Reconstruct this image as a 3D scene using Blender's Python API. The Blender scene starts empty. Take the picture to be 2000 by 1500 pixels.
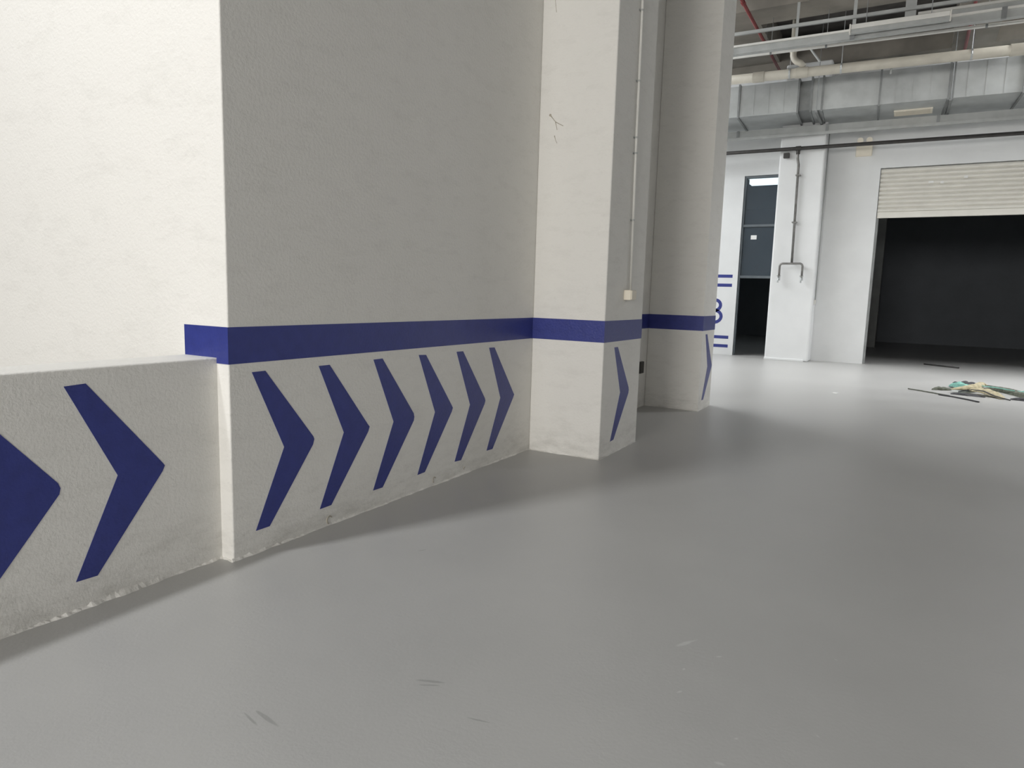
import bpy, bmesh, math, random
from mathutils import Vector, Matrix
random.seed(7)
C = bpy.context.scene.collection
S = bpy.context.scene

# ------------------------------------------------------------------ camera
F_PX, PITCH, ROLL, YAW = 1322.70, math.radians(-7.5431), math.radians(1.6686), math.radians(29.7942)
CAM = Vector((3.0708, 0.0, 1.5))
fw = Vector((-math.sin(YAW)*math.cos(PITCH), math.cos(YAW)*math.cos(PITCH), math.sin(PITCH)))
rt0 = Vector((math.cos(YAW), math.sin(YAW), 0)); up0 = rt0.cross(fw)
rt = math.cos(ROLL)*rt0 + math.sin(ROLL)*up0
upv = -math.sin(ROLL)*rt0 + math.cos(ROLL)*up0
cd = bpy.data.cameras.new('camera'); cam = bpy.data.objects.new('camera', cd); C.objects.link(cam)
M = Matrix((rt, upv, -fw)).transposed().to_4x4(); M.translation = CAM
cam.matrix_world = M
cd.sensor_fit = 'HORIZONTAL'; cd.sensor_width = 36; cd.lens = 36*F_PX/2000; cd.clip_start = .05; cd.clip_end = 200
S.camera = cam

# ------------------------------------------------------------------ light
S.view_settings.view_transform = 'Standard'; S.view_settings.look = 'None'
S.view_settings.gamma = 1; S.view_settings.exposure = 0.0
try: S.view_settings.use_curve_mapping = False
except Exception: pass
W = bpy.data.worlds.new('overcast_sky'); S.world = W; W.use_nodes = True
bg = W.node_tree.nodes['Background']; bg.inputs[0].default_value = (0.95, 0.97, 1.0, 1); bg.inputs[1].default_value = 0.05

def area(name, loc, target, sx, sy, power, col=(1, 1, 1), spread=180):
    l = bpy.data.lights.new(name, 'AREA'); l.shape = 'RECTANGLE'; l.size = sx; l.size_y = sy
    l.energy = power; l.color = col; l.spread = math.radians(spread)
    o = bpy.data.objects.new(name, l); C.objects.link(o); o.location = loc
    o.rotation_euler = (Vector(target) - Vector(loc)).to_track_quat('-Z', 'Y').to_euler()
    return o
area('daylight_high_side_opening', (-1.5, -1.0, 8.6), (0.6, 2.6, 0), .5, .5, 330, (.97, .985, 1))
area('daylight_loading_bay_opening', (1.8, -12.0, 4.0), (1.0, 6, 2.0), 5.0, 3.0, 1260, (1, .975, .935))
area('daylight_rear_right_opening', (5.5, -9.0, 2.6), (1, 5, 1.8), 4.0, 4.0, 185, (1, .97, .94))
area('daylight_far_side_opening', (-6.0, 15.4, 7.6), (1.7, 16.9, 0.3), 4.5, 5.0, 850, (.965, .985, 1))
area('daylight_left_gap_opening', (-5.5, 11.5, 7.6), (2.0, 16.5, 0.0), 4.0, 4.0, 270, (.965, .985, 1))
area('added_far_floor_fill', (8.5, 17.0, 7.9), (4.5, 17.0, 0), 3.0, 2.0, 1000, (.975, .985, 1), 125)  # added lamp beneath the closed ceiling, brightens the far floor

# ------------------------------------------------------------------ materials
def mat(name, col, rough=.6, metal=0, bump=None, var=0, vscale=3.0, spec=.5, coat=0):
    m = bpy.data.materials.new(name); m.use_nodes = True; nt = m.node_tree; b = nt.nodes['Principled BSDF']
    b.inputs['Base Color'].default_value = (*col, 1); b.inputs['Roughness'].default_value = rough
    b.inputs['Metallic'].default_value = metal; b.inputs['Specular IOR Level'].default_value = spec
    tc = nt.nodes.new('ShaderNodeTexCoord')
    geo = nt.nodes.new('ShaderNodeNewGeometry')
    if var:
        n = nt.nodes.new('ShaderNodeTexNoise'); n.inputs['Scale'].default_value = vscale; n.inputs['Detail'].default_value = 5
        nt.links.new(geo.outputs['Position'], n.inputs['Vector'])
        r = nt.nodes.new('ShaderNodeValToRGB'); r.color_ramp.elements[0].position = .3; r.color_ramp.elements[1].position = .7
        r.color_ramp.elements[0].color = (*[c*(1-var) for c in col], 1); r.color_ramp.elements[1].color = (*[min(1, c*(1+var*.4)) for c in col], 1)
        nt.links.new(n.outputs['Fac'], r.inputs['Fac']); nt.links.new(r.outputs['Color'], b.inputs['Base Color'])
    if bump:
        sc, st = bump
        n2 = nt.nodes.new('ShaderNodeTexNoise'); n2.inputs['Scale'].default_value = sc; n2.inputs['Detail'].default_value = 6
        n2.inputs['Roughness'].default_value = .65
        nt.links.new(geo.outputs['Position'], n2.inputs['Vector'])
        bp = nt.nodes.new('ShaderNodeBump'); bp.inputs['Strength'].default_value = st; bp.inputs['Distance'].default_value = .012
        nt.links.new(n2.outputs['Fac'], bp.inputs['Height']); nt.links.new(bp.outputs['Normal'], b.inputs['Normal'])
    return m

def mathn(nt, op, a, b=None, c=None):
    n = nt.nodes.new('ShaderNodeMath'); n.operation = op
    for i, v in enumerate((a, b, c)):
        if v is None: continue
        if isinstance(v, (int, float)): n.inputs[i].default_value = v
        else: nt.links.new(v, n.inputs[i])
    return n.outputs[0]

def plaster(name, col, grime=.32):
    """sprayed rough white wall paint, scuffed and dirty in patches close to the floor"""
    m = mat(name, col, rough=.85, bump=(52, .38), spec=.25); nt = m.node_tree; b = nt.nodes['Principled BSDF']
    geo = [n for n in nt.nodes if n.type == 'NEW_GEOMETRY'][0]
    sep = nt.nodes.new('ShaderNodeSeparateXYZ'); nt.links.new(geo.outputs['Position'], sep.inputs[0])
    mp = nt.nodes.new('ShaderNodeMapping'); mp.inputs['Scale'].default_value = (1.2, 1.2, 3.4); nt.links.new(geo.outputs['Position'], mp.inputs['Vector'])
    n1 = nt.nodes.new('ShaderNodeTexNoise'); n1.inputs['Scale'].default_value = 3.0; n1.inputs['Detail'].default_value = 8; n1.inputs['Roughness'].default_value = .7
    nt.links.new(mp.outputs[0], n1.inputs['Vector'])
    n2 = nt.nodes.new('ShaderNodeTexNoise'); n2.inputs['Scale'].default_value = 24; n2.inputs['Detail'].default_value = 6; n2.inputs['Roughness'].default_value = .7
    nt.links.new(mp.outputs[0], n2.inputs['Vector'])
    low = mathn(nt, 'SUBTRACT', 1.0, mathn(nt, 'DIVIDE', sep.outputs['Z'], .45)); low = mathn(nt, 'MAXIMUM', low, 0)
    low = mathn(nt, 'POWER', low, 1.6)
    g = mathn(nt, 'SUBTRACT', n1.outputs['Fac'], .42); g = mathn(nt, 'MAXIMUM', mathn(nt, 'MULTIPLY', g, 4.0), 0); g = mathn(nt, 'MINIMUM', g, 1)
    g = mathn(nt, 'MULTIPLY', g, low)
    g2 = mathn(nt, 'MAXIMUM', mathn(nt, 'MULTIPLY', mathn(nt, 'SUBTRACT', n2.outputs['Fac'], .56), 5.0), 0)
    g2 = mathn(nt, 'MULTIPLY', mathn(nt, 'MINIMUM', g2, 1), .10)
    g3 = mathn(nt, 'MULTIPLY', mathn(nt, 'MAXIMUM', mathn(nt, 'SUBTRACT', n1.outputs['Fac'], .5), 0), .5)
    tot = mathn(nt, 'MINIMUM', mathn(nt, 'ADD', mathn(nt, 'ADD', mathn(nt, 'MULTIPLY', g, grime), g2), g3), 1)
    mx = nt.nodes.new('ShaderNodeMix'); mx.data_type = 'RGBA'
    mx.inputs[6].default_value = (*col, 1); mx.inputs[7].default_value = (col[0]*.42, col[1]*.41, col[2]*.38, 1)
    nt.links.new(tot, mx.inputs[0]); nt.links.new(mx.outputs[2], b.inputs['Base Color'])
    return m

PL = plaster('rough_white_plaster', (.80, .785, .745))
PF = mat('smooth_white_paint', (.76, .77, .77), rough=.7, bump=(30, .12), var=.05, vscale=1.5, spec=.3)
BLUE = mat('navy_blue_wall_paint', (.034, .046, .235), rough=.34, bump=(52, .25), var=.12, vscale=14, spec=.45)
CONC = mat('raw_concrete', (.24, .22, .19), rough=.9, bump=(8, .4), var=.35, vscale=1.3)
DCONC = mat('dark_concrete', (.15, .14, .13), rough=.95, bump=(8, .3), var=.4, vscale=1.6)
GALV = mat('galvanised_sheet', (.50, .52, .52), rough=.38, metal=.55, var=.2, vscale=2.2)
GALVD = mat('galvanised_flange', (.26, .27, .27), rough=.5, metal=.6, var=.2, vscale=5)
TRAYM = mat('painted_grey_steel', (.42, .43, .42), rough=.55, metal=.2, var=.15, vscale=4)
CREAM = mat('cream_plastic_pipe', (.52, .49, .42), rough=.45, var=.14, vscale=3)
WPIPE = mat('white_plastic_conduit', (.70, .69, .65), rough=.45, var=.08, vscale=6)
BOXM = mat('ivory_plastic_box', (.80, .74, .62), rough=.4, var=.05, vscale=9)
DARKP = mat('dark_steel_pipe', (.055, .052, .05), rough=.5, metal=.3, var=.3, vscale=7)
GREYP = mat('zinc_grey_pipe', (.24, .235, .225), rough=.4, metal=.6, var=.3, vscale=9)
RED = mat('red_sprinkler_paint', (.2, .03, .03), rough=.5, var=.2, vscale=6)
NAVYP = mat('dark_blue_sleeve', (.02, .03, .075), rough=.5, var=.2, vscale=8)
SHUT = mat('off_white_shutter_enamel', (.74, .72, .66), rough=.45, var=.07, vscale=3)
FRAME = mat('grey_window_frame', (.13, .15, .165), rough=.4, metal=.5, var=.1, vscale=6)
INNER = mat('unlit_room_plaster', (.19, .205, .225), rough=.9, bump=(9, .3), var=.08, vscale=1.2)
YEL = mat('tan_yellow_cloth', (.50, .44, .29), rough=.9, bump=(60, .5), var=.3, vscale=20)
TEAL = mat('pale_teal_cloth', (.22, .47, .40), rough=.9, bump=(60, .4), var=.25, vscale=20)
BLK = mat('charcoal_cloth', (.06, .06, .065), rough=.9, bump=(60, .5), var=.3, vscale=20)
OLV = mat('olive_grey_netting', (.13, .14, .11), rough=.95, bump=(70, .6), var=.4, vscale=24)
PAPER = mat('white_paper', (.8, .8, .78), rough=.8, var=.05, vscale=30)
CRACK = mat('exposed_render', (.47, .43, .36), rough=.95, var=.25, vscale=40)

def emit(name, col, st):
    m = bpy.data.materials.new(name); m.use_nodes = True; b = m.node_tree.nodes['Principled BSDF']
    b.inputs['Base Color'].default_value = (.9, .9, .9, 1); b.inputs['Emission Color'].default_value = (*col, 1); b.inputs['Emission Strength'].default_value = st
    return m
LAMP = emit('lit_fluorescent_tube', (.86, .96, 1), 5.0)

GLASS = bpy.data.materials.new('reflection_tinted_glass'); GLASS.use_nodes = True
nt = GLASS.node_tree; nt.nodes.clear()
o_ = nt.nodes.new('ShaderNodeOutputMaterial'); mx = nt.nodes.new('ShaderNodeMixShader'); tr = nt.nodes.new('ShaderNodeBsdfTransparent')
pr = nt.nodes.new('ShaderNodeBsdfPrincipled'); pr.inputs['Base Color'].default_value = (.09, .115, .14, 1); pr.inputs['Roughness'].default_value = .12  # base colour carries the blue-grey reflection of the panes
nz = nt.nodes.new('ShaderNodeTexNoise'); nz.inputs['Scale'].default_value = 2.5
mr = nt.nodes.new('ShaderNodeMapRange'); mr.inputs[3].default_value = .30; mr.inputs[4].default_value = .5
nt.links.new(nz.outputs['Fac'], mr.inputs[0]); nt.links.new(mr.outputs[0], mx.inputs[0])
tr.inputs[0].default_value = (.8, .86, .9, 1)
nt.links.new(tr.outputs[0], mx.inputs[1]); nt.links.new(pr.outputs[0], mx.inputs[2]); nt.links.new(mx.outputs[0], o_.inputs[0])

def floor_material():
    m = mat('grey_epoxy_floor', (.33, .33, .32), rough=.5, bump=(55, .10), spec=.45); nt = m.node_tree; b = nt.nodes['Principled BSDF']
    geo = [n for n in nt.nodes if n.type == 'NEW_GEOMETRY'][0]
    n1 = nt.nodes.new('ShaderNodeTexNoise'); n1.inputs['Scale'].default_value = .8; n1.inputs['Detail'].default_value = 7; n1.inputs['Roughness'].default_value = .6
    nt.links.new(geo.outputs['Position'], n1.inputs['Vector'])
    r = nt.nodes.new('ShaderNodeValToRGB'); r.color_ramp.elements[0].position = .25; r.color_ramp.elements[1].position = .75
    r.color_ramp.elements[0].color = (.41, .407, .395, 1); r.color_ramp.elements[1].color = (.465, .461, .446, 1)
    nt.links.new(n1.outputs['Fac'], r.inputs['Fac'])
    col = r.outputs['Color']
    nw = nt.nodes.new('ShaderNodeTexNoise'); nw.inputs['Scale'].default_value = 9; nw.inputs['Detail'].default_value = 6
    nt.links.new(geo.outputs['Position'], nw.inputs['Vector'])
    # scuff streaks: (x, y, angle, half length, half width, light?)
    SC = [(1.25, 1.50, -8, .085, .007, 0), (1.20, 1.47, -14, .06, .006, 0), (1.60, 1.99, 22, .06, .008, 0), (1.62, 1.97, 30, .045, .005, 0),
          (1.90, 1.89, 12, .05, .005, 0), (2.37, 2.84, 60, .07, .012, 1), (2.68, 2.12, 10, .02, .009, 1), (2.70, 2.28, 50, .012, .008, 1),
          (2.94, 2.45, -40, .018, .004, 1), (2.95, 3.05, -35, .012, .004, 1), (2.45, 2.45, 60, .016, .006, 1), (2.25, 1.76, 0, .016, .012, 1),
          (2.42, 2.62, 80, .012, .006, 1), (2.52, 2.80, 40, .014, .006, 1), (0.75, 3.05, 60, .03, .006, 0)]
    for (x, y, a, L, w, lt) in SC:
        mp = nt.nodes.new('ShaderNodeMapping'); mp.vector_type = 'TEXTURE'
        mp.inputs['Location'].default_value = (x, y, 0); mp.inputs['Rotation'].default_value = (0, 0, math.radians(a)); mp.inputs['Scale'].default_value = (L, w, 1000)
        nt.links.new(geo.outputs['Position'], mp.inputs['Vector'])
        ln = nt.nodes.new('ShaderNodeVectorMath'); ln.operation = 'LENGTH'; nt.links.new(mp.outputs[0], ln.inputs[0])
        k = mathn(nt, 'SUBTRACT', mathn(nt, 'ADD', 1.0, mathn(nt, 'MULTIPLY', mathn(nt, 'SUBTRACT', nw.outputs['Fac'], .5), 2.2)), ln.outputs['Value'])
        k = mathn(nt, 'MINIMUM', mathn(nt, 'MAXIMUM', k, 0), .55 if lt else .32)
        mx = nt.nodes.new('ShaderNodeMix'); mx.data_type = 'RGBA'; nt.links.new(k, mx.inputs[0]); nt.links.new(col, mx.inputs[6])
        mx.inputs[7].default_value = (.62, .62, .6, 1) if lt else (.12, .12, .115, 1); col = mx.outputs[2]
    nt.links.new(col, b.inputs['Base Color'])
    rr = nt.nodes.new('ShaderNodeMapRange'); rr.inputs[3].default_value = .30; rr.inputs[4].default_value = .46
    nt.links.new(n1.outputs['Fac'], rr.inputs[0]); nt.links.new(rr.outputs[0], b.inputs['Roughness'])
    return m
FLOOR = floor_material()

# ------------------------------------------------------------------ helpers
def box(bm, x0, x1, y0, y1, z0, z1):
    v = [bm.verts.new(p) for p in ((x0,y0,z0),(x1,y0,z0),(x1,y1,z0),(x0,y1,z0),(x0,y0,z1),(x1,y0,z1),(x1,y1,z1),(x0,y1,z1))]
    for f in ((3,2,1,0),(4,5,6,7),(0,1,5,4),(1,2,6,5),(2,3,7,6),(3,0,4,7)): bm.faces.new([v[i] for i in f])
    return v
def tube(bm, pts, r, n=12, cap=True, squash=1.0):
    pts = [Vector(p) for p in pts]; rs = r if isinstance(r, (list, tuple)) else [r]*len(pts); rings = []
    prev = None
    for i, p in enumerate(pts):
        t = ((pts[min(i+1, len(pts)-1)]-p).normalized() if i < len(pts)-1 else Vector()) + ((p-pts[i-1]).normalized() if i > 0 else Vector())
        t.normalize()
        a = prev - t*prev.dot(t) if prev is not None else (Vector((0, 0, 1)) - t*t.z if abs(t.z) < .9 else Vector((1, 0, 0)) - t*t.x)
        a.normalize(); prev = a; b_ = t.cross(a)
        rings.append([bm.verts.new(p + rs[i]*(math.cos(2*math.pi*k/n)*a*squash + math.sin(2*math.pi*k/n)*b_)) for k in range(n)])
    for i in range(len(rings)-1):
        for k in range(n): bm.faces.new((rings[i][k], rings[i][(k+1) % n], rings[i+1][(k+1) % n], rings[i+1][k]))
    if cap:
        bm.faces.new(rings[0][::-1]); bm.faces.new(rings[-1])
def arc(c, r, a0, a1, ax, ay, n=6):
    c = Vector(c); ax = Vector(ax); ay = Vector(ay)
    return [c + r*(math.cos(a0+(a1-a0)*i/n)*ax + math.sin(a0+(a1-a0)*i/n)*ay) for i in range(n+1)]
def prism(bm, poly, axis, d0, d1):
    """poly in the plane across `axis`, extruded between d0 and d1"""
    def P(a, b, d): return {'x': (d, a, b), 'y': (a, d, b), 'z': (a, b, d)}[axis]
    A = [bm.verts.new(P(a, b, d0)) for a, b in poly]; B = [bm.verts.new(P(a, b, d1)) for a, b in poly]; n = len(poly)
    bm.faces.new(A); bm.faces.new(B[::-1])
    for i in range(n): bm.faces.new((A[i], B[i], B[(i+1) % n], A[(i+1) % n]))
def wloc(o):
    v = Vector(o.location)
    while o.parent: o = o.parent; v += Vector(o.location)
    return v
def obj(name, bm, m, parent=None, bevel=0, smooth=False, label=None, kind=None, rotz=0, pivot=None):
    if rotz: bmesh.ops.rotate(bm, cent=Vector(pivot), matrix=Matrix.Rotation(rotz, 3, 'Z'), verts=bm.verts)
    bmesh.ops.recalc_face_normals(bm, faces=bm.faces)
    me = bpy.data.meshes.new(name)
    if parent is not None: bmesh.ops.translate(bm, vec=-wloc(parent), verts=bm.verts)
    bm.to_mesh(me); bm.free(); me.materials.append(m)
    if smooth:
        for p in me.polygons: p.use_smooth = True
    o = bpy.data.objects.new(name, me); C.objects.link(o); o.parent = parent
    if bevel:
        b = o.modifiers.new('bevel', 'BEVEL'); b.width = bevel; b.segments = 3; b.limit_method = 'ANGLE'
        b.harden_normals = False
    if label: o['label'] = label
    if kind: o['kind'] = kind
    return o
def thing(name, label, cat, loc, group=None):
    o = bpy.data.objects.new(name, None); C.objects.link(o); o.location = loc; o['label'] = label; o['category'] = cat
    o.empty_display_size = .2
    if group: o['group'] = group
    return o
def tag(o, label, cat, group=None):
    o['label'] = label; o['category'] = cat
    if group: o['group'] = group
    return o
def bmn(): return bmesh.new()
def mkbox(name, m, parent, *b, **k):
    bm = bmn(); box(bm, *b); return obj(name, bm, m, parent, **k)

# ------------------------------------------------------------------ numbers of the place
Y0, Y1, A1, B1, Y2, A2, B2 = 2.342, 5.728, .737, 1.004, 9.125, .758, .650
Z0, Z1, HC = 1.088, 1.285, 8.2
LW, LI, LT = -.095, -.37, 1.118            # low wall: near face, far face, top
YF = 19.35                                 # far facade

# ------------------------------------------------------------------ structure
bm = bmn(); box(bm, -9, 13, -8, 32, -.15, 0); obj('floor', bm, FLOOR, kind='structure')
bm = bmn(); box(bm, 0, 13, 1.7, 9.775, HC, HC+.3); box(bm, -2.4, 13, 9.775, 20, HC, HC+.3); obj('ceiling', bm, DCONC, kind='structure')
wl = mkbox('wall_left', PL, None, -9, 0, Y0, Y2+B2, 0, HC, bevel=.008, kind='structure')
for nm, bx in (('wall_right', (12.6, 13, -8, 19.3, 0, HC)),):
    mkbox(nm, PF, None, *bx, kind='structure')

def chevron(parent, x, y, top=1.035, seed=0):
    """painted angle mark on a face looking towards +X"""
    rnd = random.Random(seed)
    base = [(0, .905), (.09, .905), (.44, .475), (.452, .452), (.44, .425), (.095, 0), (0, 0), (.213, .45)]
    zb = top - .905
    poly = [(y + a + rnd.uniform(-.004, .004), zb + b + rnd.uniform(-.004, .004)) for a, b in base]
    bm = bmn(); prism(bm, poly, 'x', x - .001, x + .0016)
    return obj('painted_chevron', bm, BLUE, parent, label='dark blue painted chevron')
def fillet(parent, pts, out, m=PL, seed=1, h=.018, w=.014):
    """ragged bead of plaster left where a wall meets the floor; pts = line along the foot, out = outward direction"""
    rnd = random.Random(seed); a, b = Vector(pts[0]), Vector(pts[1]); L = (b-a).length; n = max(4, int(L/.022)); o = Vector(out)
    bm = bmn(); top = []; foot = []; back = []
    ph = [rnd.uniform(0, 6.28) for _ in range(4)]
    for i in range(n+1):
        t = i/n; s = t*L; q = a.lerp(b, t)
        k = .5 + .28*math.sin(s*7+ph[0]) + .22*math.sin(s*17+ph[1]) + .2*math.sin(s*41+ph[2]) + rnd.uniform(-.15, .15); k = max(.06, k)
        k2 = .5 + .3*math.sin(s*9+ph[3]) + rnd.uniform(-.25, .25); k2 = max(.15, k2)
        top.append(bm.verts.new(q - o*.002 + Vector((0, 0, h*k2)))); foot.append(bm.verts.new(q + o*w*k + Vector((0, 0, -.001)))); back.append(bm.verts.new(q - o*.004 + Vector((0, 0, -.001))))
    for i in range(n):
        bm.faces.new((top[i], top[i+1], foot[i+1], foot[i])); bm.faces.new((top[i+1], top[i], back[i], back[i+1])); bm.faces.new((foot[i], foot[i+1], back[i+1], back[i]))
    bm.faces.new((top[0], foot[0], back[0])); bm.faces.new((top[-1], back[-1], foot[-1]))
    return obj('plaster_bead', bm, m, parent)

# stripe on the left wall: one continuous band wrapping the near corner
e = .0018
bm = bmn()
box(bm, 0, e, Y0-e, Y1, Z0, Z1)
box(bm, LI+.008, 0, Y0-e, Y0, LT, Z1)
box(bm, LW, 0, Y0-e, Y0, Z0, LT)
obj('painted_stripe', bm, BLUE, wl, label='dark blue painted band')
mkbox('painted_stripe', BLUE, wl, 0, e, Y1+B1, Y2, Z0, Z1, label='dark blue painted band')
for i in range(6): chevron(wl, 0, 2.49+.492*i, seed=i+3)
fillet(wl, ((0, Y0-.01, 0), (0, Y1, 0)), (1, 0, 0), seed=2, h=.022, w=.016)
fillet(wl, ((LW, Y0, 0), (0.01, Y0, 0)), (0, -1, 0), seed=3, h=.03, w=.03)
fillet(wl, ((0, Y1+B1, 0), (0, Y2, 0)), (1, 0, 0), seed=12)
# knocked out blisters just above the floor
for (y, z, r) in ((3.06, .035, .026), (4.18, .045, .022), (4.6, .05, .012)):
    bm = bmn(); poly = []
    for k in range(9):
        a = math.pi*(.15 + 1.25*k/8); poly.append((y + r*math.cos(a), z + r*1.1*math.sin(a)))
    for k in range(8, -1, -1):
        a = math.pi*(.15 + 1.25*k/8); poly.append((y + r*.72*math.cos(a), z + r*.8*math.sin(a)))
    prism(bm, poly, 'x', 0, .004); obj('plaster_blister', bm, CRACK, wl)
# dark socket low on the recessed wall between the pillars
bm = bmn(); box(bm, 0, .035, 8.80, 8.94, .48, .64); sk = obj('wall_socket', bm, DARKP, bevel=.005)
tag(sk, 'small dark socket box low on the recessed wall between the two pillars', 'socket box')

# low wall
lw = thing('low_wall', 'low white parapet wall with flat top carrying two blue chevrons', 'low wall', (LW-.14, -2, 0))
bm = bmn(); box(bm, LI, LW, -6, Y0+.02, 0, LT); obj('wall_body', bm, PL, lw, bevel=.01)
chevron(lw, LW, 1.575, 1.045, seed=31); chevron(lw, LW, 1.085, 1.045, seed=32)
fillet(lw, ((LW, .2, 0), (LW, Y0, 0)), (1, 0, 0), seed=5, h=.035, w=.02)

# pillars
def pillar(label, x1, y0, y1, cy, seed, xoff=0):
    t = thing('pillar', label, 'pillar', (x1/2, (y0+y1)/2, 0), 'square pillars standing out from the left wall')
    bm = bmn(); box(bm, .0, x1, y0, y1, 0, HC); obj('shaft', bm, PL, t, bevel=.012)
    bm = bmn(); prism(bm, [(e, y0-e), (x1+e, y0-e), (x1+e, y1), (x1-.004, y1), (x1-.004, y0+.004), (e, y0+.004)], 'z', Z0, Z1)
    obj('painted_stripe', bm, BLUE, t, label='dark blue painted band')
    chevron(t, x1, cy, 1.035, seed=seed)
    fillet(t, ((.0, y0, 0), (x1, y0, 0)), (0, -1, 0), seed=seed+1, h=.02, w=.022)
    fillet(t, ((x1, y0-.005, 0), (x1, y1, 0)), (1, 0, 0), seed=seed+2, h=.012, w=.01)
    return t
p1 = pillar('nearer white square pillar with a blue band, a cable conduit running down its side', A1, Y1, Y1+B1, 5.99, 50)
p2 = pillar('farther white square pillar with a blue band, narrow side in front of the far wall', A2, Y2, Y2+B2, 9.285, 60)
# plaster cracks on the near pillar
for pts in (((.112, 3.127), (.135, 3.10), (.167, 3.064), (.20, 3.045), (.246, 3.021)), ((.167, 3.064), (.186, 2.99)), ((.161, 2.943), (.175, 2.90), (.19, 2.874)), ((.125, 4.2), (.123, 4.1), (.138, 4.005))):
    bm = bmn(); n = len(pts); r = .0045 if len(pts) > 3 else .003
    tube(bm, [(a, Y1-.0005, b) for a, b in pts], [r*(1.5 if i == 0 else .7) for i in range(n)], 6)
    obj('plaster_crack', bm, CRACK, p1)
bm = bmn(); tube(bm, [(.112, Y1+.001, 3.127), (.112, Y1-.003, 3.127)], .012, 8); obj('drill_hole', bm, CRACK, p1)

# conduit with junction box on the near pillar
cx = A1 + .022
ct = thing('electrical_conduit', 'thin white conduit running down the side of the nearer pillar to a box', 'conduit', (A1, 6.30, 1.5))
bm = bmn(); tube(bm, [(cx, 6.21, HC-.02), (cx, 6.217, 4.2), (cx, 6.234, 3.0), (cx, 6.283, 1.57)], .0125, 10); obj('pipe', bm, WPIPE, ct, smooth=True)
for z, y in ((4.09, 6.219), (3.48, 6.227), (2.98, 6.235), (2.84, 6.240), (2.23, 6.260), (5.2, 6.215), (6.4, 6.213)):
    bm = bmn(); box(bm, A1, A1+.004, y-.030, y+.030, z-.007, z+.007); tube(bm, [(cx, y, z-.008), (cx, y, z+.008)], .0155, 10); obj('saddle_clip', bm, TRAYM, ct)
bm = bmn(); box(bm, A1, A1+.072, 6.165, 6.295, 1.477, 1.572); bx = obj('junction_box', bm, BOXM, ct, bevel=.006)
bm = bmn(); box(bm, A1+.072, A1+.082, 6.17, 6.29, 1.482, 1.567); obj('cover', bm, BOXM, bx, bevel=.003)

# ------------------------------------------------------------------ far facade
D0, D1, DH = -.985, .03, 4.83
G0, G1, GH = 2.24, 7.4, 4.83
TH = .28
bm = bmn()
for b in ((-9, D0, YF, YF+TH, 0, 7.35), (D0, D1, YF, YF+TH, DH, 7.35), (D1, G0, YF, YF+TH, 0, 7.35), (G0, G1, YF, YF+TH, GH, 7.35), (G1, 13, YF, YF+TH, 0, 7.35)): box(bm, *b)
bmesh.ops.remove_doubles(bm, verts=bm.verts, dist=.0001)
wb = obj('wall_back', bm, PF, kind='structure')
# painted bay sign: short bars above and below a numeral, partly behind the pillar
bars = (2.167, 1.92, .486, .243)
for z in bars: mkbox('painted_bar', BLUE, wb, -1.98, -1.12, YF-.002, YF, z-.043, z+.043, label='dark blue painted bar')
def stroke_path(bm, pts, w, y):
    pts = [Vector((a, b)) for a, b in pts]; L = []; Rr = []
    for i, q in enumerate(pts):
        t = (pts[min(i+1, len(pts)-1)] - pts[max(i-1, 0)]).normalized(); nn = Vector((-t.y, t.x))
        L.append(q+nn*w/2); Rr.append(q-nn*w/2)
    for i in range(len(pts)-1):
        prism(bm, [L[i], L[i+1], Rr[i+1], Rr[i]], 'y', y-.002, y)
def numeral3(cx_, cz, h, w):
    """figure three: two bowls, the lower one larger"""
    P = []
    ru, rl = h*.235, h*.265
    for k in range(15):
        a = math.radians(150 - 240*k/14); P.append((cx_ + ru*1.05*math.cos(a), cz + h/2 - ru + ru*math.sin(a)))
    Q = []
    for k in range(17):
        a = math.radians(90 - 245*k/16); Q.append((cx_ + rl*1.15*math.cos(a), cz - h/2 + rl + rl*math.sin(a)))
    return P, Q
bm = bmn(); P, Q = numeral3(-1.545, 1.2, .62, .09)
stroke_path(bm, P, .088, YF); stroke_path(bm, Q, .088, YF); obj('painted_numeral', bm, BLUE, wb, label='dark blue painted figure 3')

# column against the facade
co = thing('column', 'white square column against the far wall carrying the water pipe and taps', 'column', (.49, YF-.3, 0))
bm = bmn(); box(bm, -.03, 1.03, YF-.65, YF+.0, 0, 7.35); obj('shaft', bm, PF, co, bevel=.045)
mkbox('base_upstand', PF, co, -.035, .93, YF-.665, YF-.60, 0, .06, bevel=.01)

# rooms behind the facade (dark)
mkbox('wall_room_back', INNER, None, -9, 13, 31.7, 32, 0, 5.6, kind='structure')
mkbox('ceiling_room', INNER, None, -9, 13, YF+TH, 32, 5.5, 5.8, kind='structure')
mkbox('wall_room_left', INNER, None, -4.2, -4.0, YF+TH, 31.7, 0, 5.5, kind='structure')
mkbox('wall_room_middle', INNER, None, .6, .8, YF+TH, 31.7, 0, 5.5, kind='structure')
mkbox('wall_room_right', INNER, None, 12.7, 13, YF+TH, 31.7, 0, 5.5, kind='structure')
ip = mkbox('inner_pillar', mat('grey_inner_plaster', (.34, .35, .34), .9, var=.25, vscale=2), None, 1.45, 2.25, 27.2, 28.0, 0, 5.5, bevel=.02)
tag(ip, 'dim grey pillar standing inside the dark bay behind the roller shutter', 'pillar')

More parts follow.
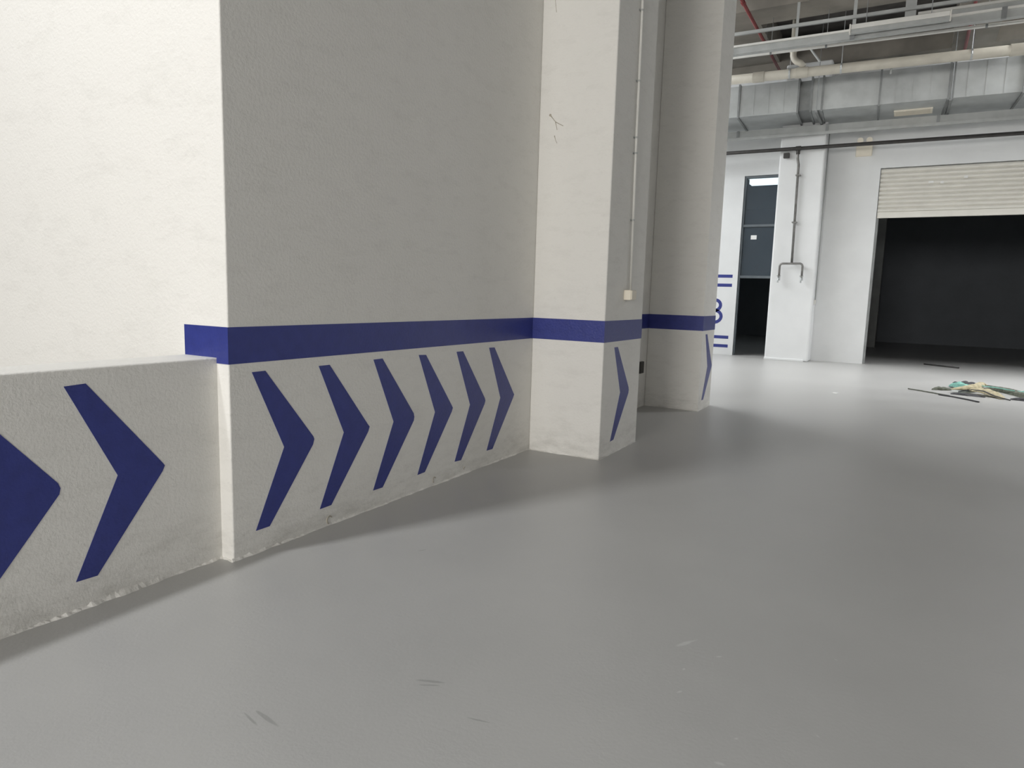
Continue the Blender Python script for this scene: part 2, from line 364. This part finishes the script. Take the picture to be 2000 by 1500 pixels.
# roller shutter
rs = thing('roller_shutter', 'off-white ribbed roller shutter rolled halfway up over the dark bay', 'roller shutter', ((G0+G1)/2, YF+.08, 3.63))
bm = bmn(); z = 3.77; prof = []
npitch = 10; ph_ = (GH - .01 - z)/npitch
for i in range(npitch):
    for k in range(7):
        t = k/6; prof.append((YF+.062 - .044*math.sin(math.pi*t)**.7, z + ph_*(i + t*.88)))
    prof.append((YF+.066, z + ph_*(i+.94)))
back = [(YF+.085, q[1]) for q in (prof[-1], prof[0])]
prism(bm, prof + back, 'x', G0+.015, G1-.015); obj('curtain', bm, SHUT, rs, label='ribbed slat curtain')
mkbox('bottom_bar', SHUT, rs, G0+.015, G1-.015, YF+.03, YF+.10, 3.63, 3.775, bevel=.008)
for x0, x1 in ((G0, G0+.055), (G1-.055, G1)): mkbox('guide_rail', GALVD, rs, x0, x1, YF+.10, YF+.19, 0, GH)
# frost pale scrape marks on the curtain
for (x, z, w) in ((3.28, 4.42, .10), (3.52, 4.40, .07), (3.98, 4.50, .08)):
    mkbox('paper_patch', PAPER, rs, x, x+w, YF+.018, YF+.026, z, z+.05)

# glazed opening left of the column
wn = thing('window_1', '', '', (-.48, YF+.08, 0)); del wn['label']; del wn['category']; wn['kind'] = 'structure'
bm = bmn()
for b in ((D0, D0+.05, YF+.05, YF+.13, 0, DH), (D1-.05, D1, YF+.05, YF+.13, 0, DH), (D0+.05, D1-.05, YF+.05, YF+.13, DH-.06, DH),
          (D0+.05, D1-.05, YF+.05, YF+.13, 3.49, 3.555), (D0+.05, D1-.05, YF+.05, YF+.13, 2.12, 2.19)): box(bm, *b)
obj('window_frame', bm, FRAME, wn, bevel=.004)
for z0, z1 in ((3.555, DH-.06), (2.19, 3.49)):
    pn = mkbox('pane', GLASS, wn, D0+.05, D1-.05, YF+.085, YF+.092, z0, z1)
    if z0 < 3: mkbox('paper_sticker', PAPER, pn, -.73, -.58, YF+.081, YF+.085, 3.16, 3.27)
lt = thing('fluorescent_light', 'bright fluorescent light glowing inside the room behind the window', 'ceiling light', (-.4, 23.2, 5.3))
mkbox('housing', SHUT, lt, -1.65, .45, 23.0, 23.5, 5.36, 5.44); mkbox('tube_panel', LAMP, lt, -1.6, .4, 23.05, 23.45, 5.21, 5.36)
bm = bmn(); tube(bm, [(-.9, 23.2, 5.5), (-.9, 23.2, 5.43)], .01, 6); obj('hanger_rod', bm, GALVD, lt)
bm = bmn(); tube(bm, [(.3, 23.2, 5.5), (.3, 23.2, 5.43)], .01, 6); obj('hanger_rod', bm, GALVD, lt)

# ------------------------------------------------------------------ ceiling structure
def tagb(name, m, b, label, cat, **k):
    return tag(mkbox(name, m, None, *b, **k), label, cat)
tagb('ceiling_beam', CONC, (-9, 13, 15.1, 15.93, 7.38, HC), 'brown-grey concrete beam crossing above the cable trays', 'beam')
tagb('ceiling_beam', CONC, (-9, 13, 19.05, 19.7, 7.36, 8.02), 'dark concrete beam on top of the far wall behind the cream pipe', 'beam')
tagb('ceiling_beam', CONC, (3.45, 4.25, 15.93, 19.05, 7.30, HC), 'short concrete cross beam at the upper right above the cream pipe', 'beam')
tagb('ceiling_beam', CONC, (-2.4, -.25, 15.93, 19.05, 7.55, HC), 'concrete cross beam at the upper left next to the farther pillar', 'beam')

AZ = math.radians(2.6)
def sx(x, y0, x0=-.5, az=AZ): return y0 + (x-x0)*math.tan(az)
def sbox(name, m, parent, x0, x1, yc, hw, z0, z1, az=AZ, xr=-.5, **k):
    """long box following the run of the services, slightly turned from the wall"""
    bm = bmn(); L0 = (x0-xr)/math.cos(az); L1 = (x1-xr)/math.cos(az)
    box(bm, xr+L0, xr+L1, yc-hw, yc+hw, z0, z1)
    return obj(name, bm, m, parent, rotz=az, pivot=(xr, yc, 0), **k)
XL, XR = -4.0, 8.6
# ventilation duct
DY, DZ0, DZ1 = 18.16, 5.89, 6.60
du = thing('ventilation_duct', 'large rectangular galvanised ventilation duct running along the far wall', 'duct', (2, DY, DZ0))
hw = .72
secs = [(XL, -.87), (-.87, .47), (.72, 2.13), (2.13, 3.43), (3.43, 4.73), (4.73, 6.03), (6.03, XR)]
for i, (a, b) in enumerate(secs):
    bm = bmn(); L = b-a; n = max(2, int(L/.32)); xs = [a + L*k/n for k in range(n+1)]
    # cross-broken panels: faint ribs pressed into each face
    box(bm, a, b, DY-hw, DY+hw, DZ0, DZ1)
    for x in xs[1:-1]: box(bm, x-.012, x+.012, DY-hw-.005, DY-hw+.01, DZ0+.02, DZ1-.02)
    obj('duct_section', bm, GALV, du, rotz=AZ*.9, pivot=(-.5, DY, 0))
bm = bmn(); box(bm, .47, .72, DY-hw+.04, DY+hw-.04, DZ0+.03, DZ1-.03); obj('flexible_joint', bm, GALVD, du, rotz=AZ*.9, pivot=(-.5, DY, 0), label='dark flexible joint')
for x in (-.87, .455, .735, .97, 2.13, 3.43, 3.50, 4.73, 6.03):
    bm = bmn(); box(bm, x-.02, x+.02, DY-hw-.035, DY+hw+.035, DZ0-.035, DZ1+.035)
    obj('flange', bm, GALVD, du, rotz=AZ*.9, pivot=(-.5, DY, 0))
for x in (-1.6, .9, 3.5, 6.0):
    y = sx(x, DY)
    bm = bmn(); box(bm, x-.025, x+.025, y-hw-.12, y+hw+.1, DZ0-.075, DZ0-.035)
    for yy in (y-hw-.09, y+hw+.05): tube(bm, [(x, yy, DZ0-.06), (x, yy, 7.4 if yy > 18.99 else HC-.01)], .007, 6)
    obj('hanger', bm, GALVD, du)
g = thing('reflection_panel', 'added pale beige slatted panel for a reflection in the underside of the duct', 'added panel', (2.83, 18.3, DZ0))  # slatted panel added to stand for a pale reflection on the duct underside
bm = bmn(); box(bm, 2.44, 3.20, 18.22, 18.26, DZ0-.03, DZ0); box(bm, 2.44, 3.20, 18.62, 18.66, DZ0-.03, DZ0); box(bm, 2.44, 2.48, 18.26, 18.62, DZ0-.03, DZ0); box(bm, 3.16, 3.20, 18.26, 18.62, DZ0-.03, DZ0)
obj('panel_frame', bm, BOXM, g)
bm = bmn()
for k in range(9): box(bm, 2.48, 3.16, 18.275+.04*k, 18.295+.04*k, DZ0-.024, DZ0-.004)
obj('panel_slats', bm, BOXM, g)

# lower cable tray along the wall
t = thing('cable_tray', 'long grey cable tray running beneath the ventilation duct', 'cable tray', (2, 18.7, 5.6))
sbox('tray_body', TRAYM, t, XL, XR, 18.575, .06, 5.61, 5.80, az=math.radians(2.0)); sbox('lower_lip', TRAYM, t, XL, XR, 18.50, .016, 5.575, 5.645, az=math.radians(2.0))
for x in (-1.05, 1.03, 3.33, 5.6): sbox('joint_plate', GALVD, t, x-.03, x+.03, 18.51, .014, 5.60, 5.81, az=math.radians(2.0))

# cream drain pipe
t = thing('drain_pipe', 'thick cream plastic drain pipe hung under the ceiling', 'pipe', (2, 16.6, 6.4))
az = math.radians(3.1); BY = 16.5
def bp(x, dy=0, dz=0): return (x, sx(x, BY, -.85, az)+dy, 6.49 - .004*(x+.85) + dz)
bm = bmn(); tube(bm, [bp(XL), bp(2), bp(XR)], .10, 24); obj('pipe', bm, CREAM, t, smooth=True)
for x in (-.25, .65, 4.5, 6.9):
    bm = bmn(); tube(bm, [bp(x-.12), bp(x+.12)], .113, 24); obj('coupling', bm, CREAM, t, smooth=False)
for x in (.40, 1.42, 3.75, 6.2):
    bm = bmn(); tube(bm, [bp(x-.018), bp(x+.018)], .109, 24); q = bp(x)
    tube(bm, [(q[0], q[1], q[2]+.10), (q[0], q[1], 7.30 if 3.45 < x < 4.25 else HC-.01)], .007, 6); tube(bm, [(q[0], q[1]-.118, q[2]-.02), (q[0], q[1]-.118, q[2]+.03)], .014, 6); obj('pipe_clamp', bm, GALV, t)
q = bp(.46)
bm = bmn(); pts = [Vector((.44, q[1], HC-.01)), Vector((.44, q[1], 6.95))] + arc((.66, q[1], 6.90), .22, math.pi, math.pi*1.42, (1, 0, 0), (0, 0, 1), 7)[1:] + [Vector((.68, q[1], 6.60))]
tube(bm, pts, .065, 16); obj('branch_bend', bm, CREAM, t, smooth=True)
bm = bmn(); tube(bm, [(.44, q[1], 7.05), (.44, q[1], 6.93)], .078, 16); obj('coupling', bm, CREAM, t)
t = tag(obj('bracing_rod', (lambda b: (tube(b, [(.72, 16.35, 7.02), (1.02, 16.38, 6.60)], .022, 8), b)[1])(bmn()), TRAYM), 'short slanted grey rod beside the bend of the cream pipe', 'rod')

# conduit and trays nearer the camera
az = math.radians(2.2)
t = thing('electrical_conduit', 'long thin cream conduit running below the upper cable tray to the batten light', 'conduit', (2, 15.5, 6.6))
bm = bmn(); tube(bm, [(x, sx(x, 15.62, -.8, az), 6.68-.004*x) for x in (XL, 1, XR)], .030, 12); obj('pipe', bm, WPIPE, t, smooth=True)
bm = bmn(); tube(bm, [(x, sx(x, 15.62, -.8, az)+.0, 6.745-.004*x) for x in (XL, .05)], .018, 10); obj('cable', bm, WPIPE, t, smooth=True)
for x in (.14, 1.2, 3.9, 5.4):
    bm = bmn(); y = sx(x, 15.62, -.8, az); tube(bm, [(x-.02, y, 6.68-.004*x), (x+.02, y, 6.68-.004*x)], .038, 10); tube(bm, [(x, y, 6.70), (x, y, 7.39)], .006, 6); obj('clamp', bm, GALVD, t)
t = thing('cable_tray', 'grey steel cable trunking with a bright top lip, left of the batten light', 'cable tray', (2, 15, 6.53))
sbox('tray_body', TRAYM, t, XL, XR, 15.1, .07, 6.545, 6.70, az=math.radians(1.4)); sbox('top_lip', WPIPE, t, XL, XR, 15.02, .02, 6.675, 6.715, az=math.radians(1.4))
for x in (-.6, 1.72, 4.1): sbox('joint_plate', GALVD, t, x-.04, x+.04, 15.02, .03, 6.53, 6.72, az=math.radians(1.4))
t = thing('support_rail', 'thin grey steel rail hung above the cable trunking', 'rail', (2, 15, 6.9))
sbox('rail', TRAYM, t, XL, XR, 15.02, .025, 6.905, 6.965, az=math.radians(1.6))
for x, w in ((.71, .025), (1.73, .03), (2.66, .09), (4.9, .03)):
    y = sx(x, 15.05, -.5, math.radians(1.5)); bm = bmn(); box(bm, x-w, x+w, y+.0, y+.02, 6.73, 7.38); obj('hanger_plate', bm, TRAYM, t)
t = thing('cable_tray', 'upper grey cable tray running to the right of the wide hanger plate', 'cable tray', (5, 15.3, 6.7))
sbox('tray_body', TRAYM, t, 2.78, XR, 15.35, .09, 6.76, 6.90, az=math.radians(1.4)); sbox('top_lip', WPIPE, t, 2.78, XR, 15.25, .018, 6.88, 6.925, az=math.radians(1.4))
t = thing('batten_light', 'white batten light fitting, unlit, hung below the trays', 'light fitting', (2.5, 15.2, 6.6))
sbox('cover', WPIPE, t, 1.70, 3.29, 14.86, .045, 6.645, 6.735, az=math.radians(1.6), bevel=.012); sbox('housing', TRAYM, t, 1.70, 3.29, 14.87, .055, 6.575, 6.645, az=math.radians(1.6), bevel=.006)
sbox('end_cap', SHUT, t, 1.675, 1.70, 14.86, .055, 6.575, 6.74, az=math.radians(1.6), bevel=.004); sbox('end_cap', SHUT, t, 3.29, 3.31, 14.86, .055, 6.575, 6.74, az=math.radians(1.6), bevel=.004)
for x in (1.95, 3.0):
    bm = bmn(); tube(bm, [(x, 14.93, 6.73), (x, 14.93, HC-.01)], .006, 6); obj('hanger_rod', bm, GALVD, t)
t = thing('electrical_conduit', 'short thin grey conduit below the cream pipe at upper right', 'conduit', (4, 17.2, 6.4))
bm = bmn(); tube(bm, [(2.35, 17.0, 6.36), (2.35, 17.0, 6.45), (2.38, 17.0, 6.475), (3.7, 17.06, 6.475), (XR, 17.3, 6.47)], .016, 10); obj('pipe', bm, TRAYM, t, smooth=True)
bm = bmn(); tube(bm, [(3.76, 17.06, 6.475), (3.80, 17.06, 6.475)], .022, 10); tube(bm, [(3.78, 17.06, 6.48), (3.78, 17.06, 7.30)], .006, 6); obj('clamp', bm, DARKP, t)
# sprinkler pipes running away under the slab
for lab, pts in (('red sprinkler pipe running back beneath the ceiling at upper left', [(-.19, 13.2, 7.24), (-.19, 19.0, 7.24)]),
                 ('red sprinkler pipe running back under the ceiling at upper right', [(3.70, 13.2, 7.24), (3.70, 19.0, 7.24)])):
    t = thing('sprinkler_pipe', lab, 'pipe', (pts[0][0], 16, 7.2), 'red sprinkler pipes under the ceiling')
    bm = bmn(); tube(bm, pts, .032, 12); obj('pipe', bm, RED, t, smooth=True)
    for y in (14.3, 16.6):
        bm = bmn(); x = pts[0][0]; tube(bm, [(x, y-.05, 7.235), (x, y+.05, 7.235)], .045, 12); obj('coupling', bm, RED, t)
        bm = bmn(); tube(bm, [(x, y+.2, 7.235), (x, y+.2, 7.38 if y < 15 else (7.30 if x > 3 else HC-.01))], .006, 6); obj('hanger_rod', bm, GALVD, t)
bm = bmn(); tube(bm, [(-3.9, 18.2, 7.02), (-.1, 18.3, 7.02)], .075, 14); tag(obj('insulated_pipe', bm, NAVYP, smooth=True), 'dark blue insulated pipe behind the cream pipe at upper left', 'pipe')

# black water pipe, drop and twin taps on the column
t = thing('water_pipe', 'black steel water pipe along the far wall with a drop to twin taps', 'pipe', (.42, 18.55, 1.95))
az = math.radians(1.9)
bm = bmn(); tube(bm, [(x, sx(x, 18.55, 0, az), 5.285) for x in (XL, 0, XR)], .044, 14); obj('main_pipe', bm, DARKP, t, smooth=True)
xc = .445
bm = bmn(); tube(bm, [(.42, 18.57, 5.285), (.42, 18.57, 5.05), (xc, 18.62, 4.9), (xc+.03, 18.62, 2.50)], .030, 12); obj('drop_pipe', bm, GREYP, t, smooth=True)
bm = bmn(); tube(bm, [(.36, 18.555, 5.285), (.48, 18.56, 5.285)], .056, 14); tube(bm, [(.42, 18.57, 5.23), (.42, 18.57, 5.15)], .045, 12); obj('tee_fitting', bm, DARKP, t)
for z in (4.9-.25, 3.5): 
    bm = bmn(); box(bm, xc-.045, xc+.07, 18.58, 18.70, z-.015, z+.015); obj('wall_clip', bm, GREYP, t)
bx0, bx1, zb = .20, .74, 2.475; yb = 18.57
pts = [Vector((bx0, yb, 2.14))] + [Vector((bx0, yb, zb-.07))] + arc((bx0+.07, yb, zb-.07), .07, math.pi, math.pi/2, (1, 0, 0), (0, 0, 1), 5)[1:] + arc((bx1-.07, yb, zb-.07), .07, math.pi/2, 0, (1, 0, 0), (0, 0, 1), 5) + [Vector((bx1, yb, 2.14))]
bm = bmn(); tube(bm, pts, .026, 12); obj('manifold', bm, GREYP, t, smooth=True)
for x in (bx0, bx1):
    bm = bmn(); tube(bm, [(x, yb, 2.17), (x, yb, 2.05)], [.034, .034], 10); tube(bm, [(x, yb, 2.10), (x, yb-.11, 2.09), (x, yb-.13, 2.05), (x, yb-.13, 1.99)], [.02, .018, .018, .02], 10); tp = obj('tap', bm, GALV, t)
    bm = bmn(); tube(bm, [(x, yb-.04, 2.10), (x, yb-.04, 2.16)], .008, 8); box(bm, x-.045, x+.045, yb-.05, yb-.03, 2.155, 2.17); obj('tap_handle', bm, RED if False else GREYP, tp)
t = thing('wall_camera', 'small dark box under the black pipe at the top of the column', 'camera', (.15, 18.66, 5.1))
mkbox('body', DARKP, t, .08, .22, 18.56, 18.66, 5.08, 5.20, bevel=.01); mkbox('bracket', DARKP, t, .12, .18, 18.64, 18.70, 5.12, 5.17)
t = thing('emergency_light', 'white emergency light box on the far wall behind the black pipe', 'emergency light', (1.83, YF, 5.1))
mkbox('battery_box', BOXM, t, 1.66, 2.02, YF-.09, YF, 5.13, 5.40, bevel=.015)
for x in (1.74, 1.94):
    bm = bmn(); tube(bm, [(x, YF-.05, 5.39), (x, YF-.05, 5.46)], .015, 8); tube(bm, [(x, YF-.02, 5.52), (x, YF-.11, 5.50)], [.045, .07], 14); obj('lamp_head', bm, BOXM, t, smooth=False)
t = thing('electrical_conduit', 'thin pale conduit down the corner beside the far column to a small box', 'conduit', (1.06, 19.0, 1.5))
bm = bmn(); tube(bm, [(1.055, 18.98, 5.88), (1.055, 18.98, 1.56)], .014, 8); obj('pipe', bm, TRAYM, t, smooth=True)
mkbox('junction_box', WPIPE, t, 1.03, 1.075, 18.92, 19.02, 1.47, 1.58, bevel=.006)

# ------------------------------------------------------------------ heap of rags and straps on the floor
def rag(name, label, cat, pts, w, h, m, seed, group='rags and straps heaped on the far floor'):
    """crumpled length of cloth lying along pts: width w, height h"""
    rnd = random.Random(seed); P = []; w *= .85; h *= .72
    for i in range(len(pts)-1):
        for k in range(7):
            t_ = k/7; P.append(Vector(pts[i]).lerp(Vector(pts[i+1]), t_))
    P.append(Vector(pts[-1])); bm = bmn(); rings = []; n = 14
    for i, q in enumerate(P):
        d = (P[min(i+1, len(P)-1)] - P[max(i-1, 0)]).normalized(); s = Vector((-d.y, d.x, 0)); t_ = i/(len(P)-1)
        k = (math.sin(math.pi*min(max(t_, .04), .96)))**.45
        ring = []
        for j in range(n):
            a = 2*math.pi*j/n; rr = 1 + rnd.uniform(-.42, .42)
            z = h*k*max(0, math.sin(a))*rr; ring.append(bm.verts.new((q.x + s.x*w*k*math.cos(a)*rr + rnd.uniform(-.008, .008), q.y + s.y*w*k*math.cos(a)*rr, q.z + z + .002)))
        rings.append(ring)
    for i in range(len(rings)-1):
        for j in range(n): bm.faces.new((rings[i][j], rings[i][(j+1) % n], rings[i+1][(j+1) % n], rings[i+1][j]))
    bm.faces.new(rings[0]); bm.faces.new(rings[-1][::-1])
    o = obj(name, bm, m, smooth=True); s_ = o.modifiers.new('sub', 'SUBSURF'); s_.levels = 1; s_.render_levels = 1
    return tag(o, label, cat, group)
rag('rag', 'pale teal rag at the left end of the heap on the far floor', 'rag', [(3.95, 15.25, 0), (4.05, 15.0, .03), (4.12, 14.75, .03), (4.22, 14.5, .04)], .12, .13, TEAL, 1)
rag('rag', 'charcoal rag lying at the back of the heap on the far floor', 'rag', [(4.02, 15.8, 0), (4.2, 15.65, .0), (4.42, 15.35, 0)], .16, .12, BLK, 2)
rag('cloth_strip', 'long tan yellow cloth strip lying across the middle of the heap', 'cloth', [(3.9, 14.2, .05), (4.12, 14.35, .06), (4.3, 14.75, .06), (4.42, 15.25, .07), (4.52, 15.55, .05)], .10, .09, YEL, 3)
rag('cloth_strip', 'second tan yellow cloth bunched at the front of the heap', 'cloth', [(4.18, 14.35, .04), (4.36, 14.2, .05), (4.5, 14.0, .03), (4.62, 13.75, 0)], .12, .10, YEL, 4)
rag('netting', 'olive grey netting lying in the middle of the heap', 'netting', [(4.45, 15.3, 0), (4.62, 15.1, 0), (4.8, 14.9, 0), (5.0, 14.3, 0), (5.25, 14.1, 0)], .13, .11, OLV, 5)
rag('rag', 'charcoal rag under the yellow cloth at the front of the heap', 'rag', [(3.88, 13.95, 0), (4.1, 13.95, 0), (4.38, 13.85, 0)], .11, .05, BLK, 6)
rag('rag', 'charcoal rag at the right end of the heap by the frame edge', 'rag', [(4.72, 13.85, 0), (4.95, 13.8, 0), (5.2, 13.9, 0)], .10, .07, BLK, 7)
rag('rag', 'pale teal rag at the right edge of the heap by the frame edge', 'rag', [(4.92, 14.9, .02), (5.1, 14.6, .02), (5.2, 14.3, .02)], .10, .10, TEAL, 8)
rag('netting', 'small dark olive netting clump at the left end of the heap', 'netting', [(3.62, 14.4, 0), (3.78, 14.5, 0), (3.92, 14.6, 0)], .09, .08, OLV, 9)
def strap(label, pts, r, m):
    bm = bmn(); tube(bm, pts, r, 8, squash=.6); tag(obj('strap', bm, m, smooth=True), label, 'strap', 'rags and straps heaped on the far floor')
strap('thin grey strap trailing out to the left of the heap', [(3.25, 14.15, .012), (3.45, 13.98, .012), (3.62, 13.8, .012), (3.85, 13.55, .012)], .016, OLV)
strap('thin dark strap curling in front of the heap', [(3.7, 13.6, .012), (3.9, 13.45, .012), (4.1, 13.2, .012), (4.22, 13.0, .012)], .018, BLK)
strap('thin dark strap looping over the front of the yellow cloth', [(4.0, 13.95, .05), (4.2, 14.1, .09), (4.35, 13.9, .10), (4.5, 13.7, .05), (4.7, 13.62, .012)], .014, BLK)
strap('olive cord looping off the back of the heap', [(4.3, 15.6, .02), (4.6, 15.9, .012), (4.9, 15.6, .012), (4.95, 15.2, .03), (5.1, 14.9, .02)], .016, OLV)
strap('pale teal cord lying across the olive netting', [(4.1, 14.9, .09), (4.35, 14.95, .09), (4.6, 14.8, .09), (4.85, 14.55, .08)], .016, TEAL)
# scrap of paper and a dark stick near the threshold
bm = bmn(); prism(bm, [(2.13, 12.54), (2.19, 12.50), (2.22, 12.58), (2.15, 12.62)], 'z', .001, .006); tag(obj('paper_scrap', bm, PAPER), 'tiny white paper scrap alone on the open floor', 'paper scrap')
bm = bmn(); tube(bm, [(3.62, 20.5, .018), (4.0, 20.2, .018), (4.35, 19.95, .018)], .018, 8); tag(obj('stick', bm, DARKP), 'dark stick lying on the threshold of the shuttered bay', 'stick')
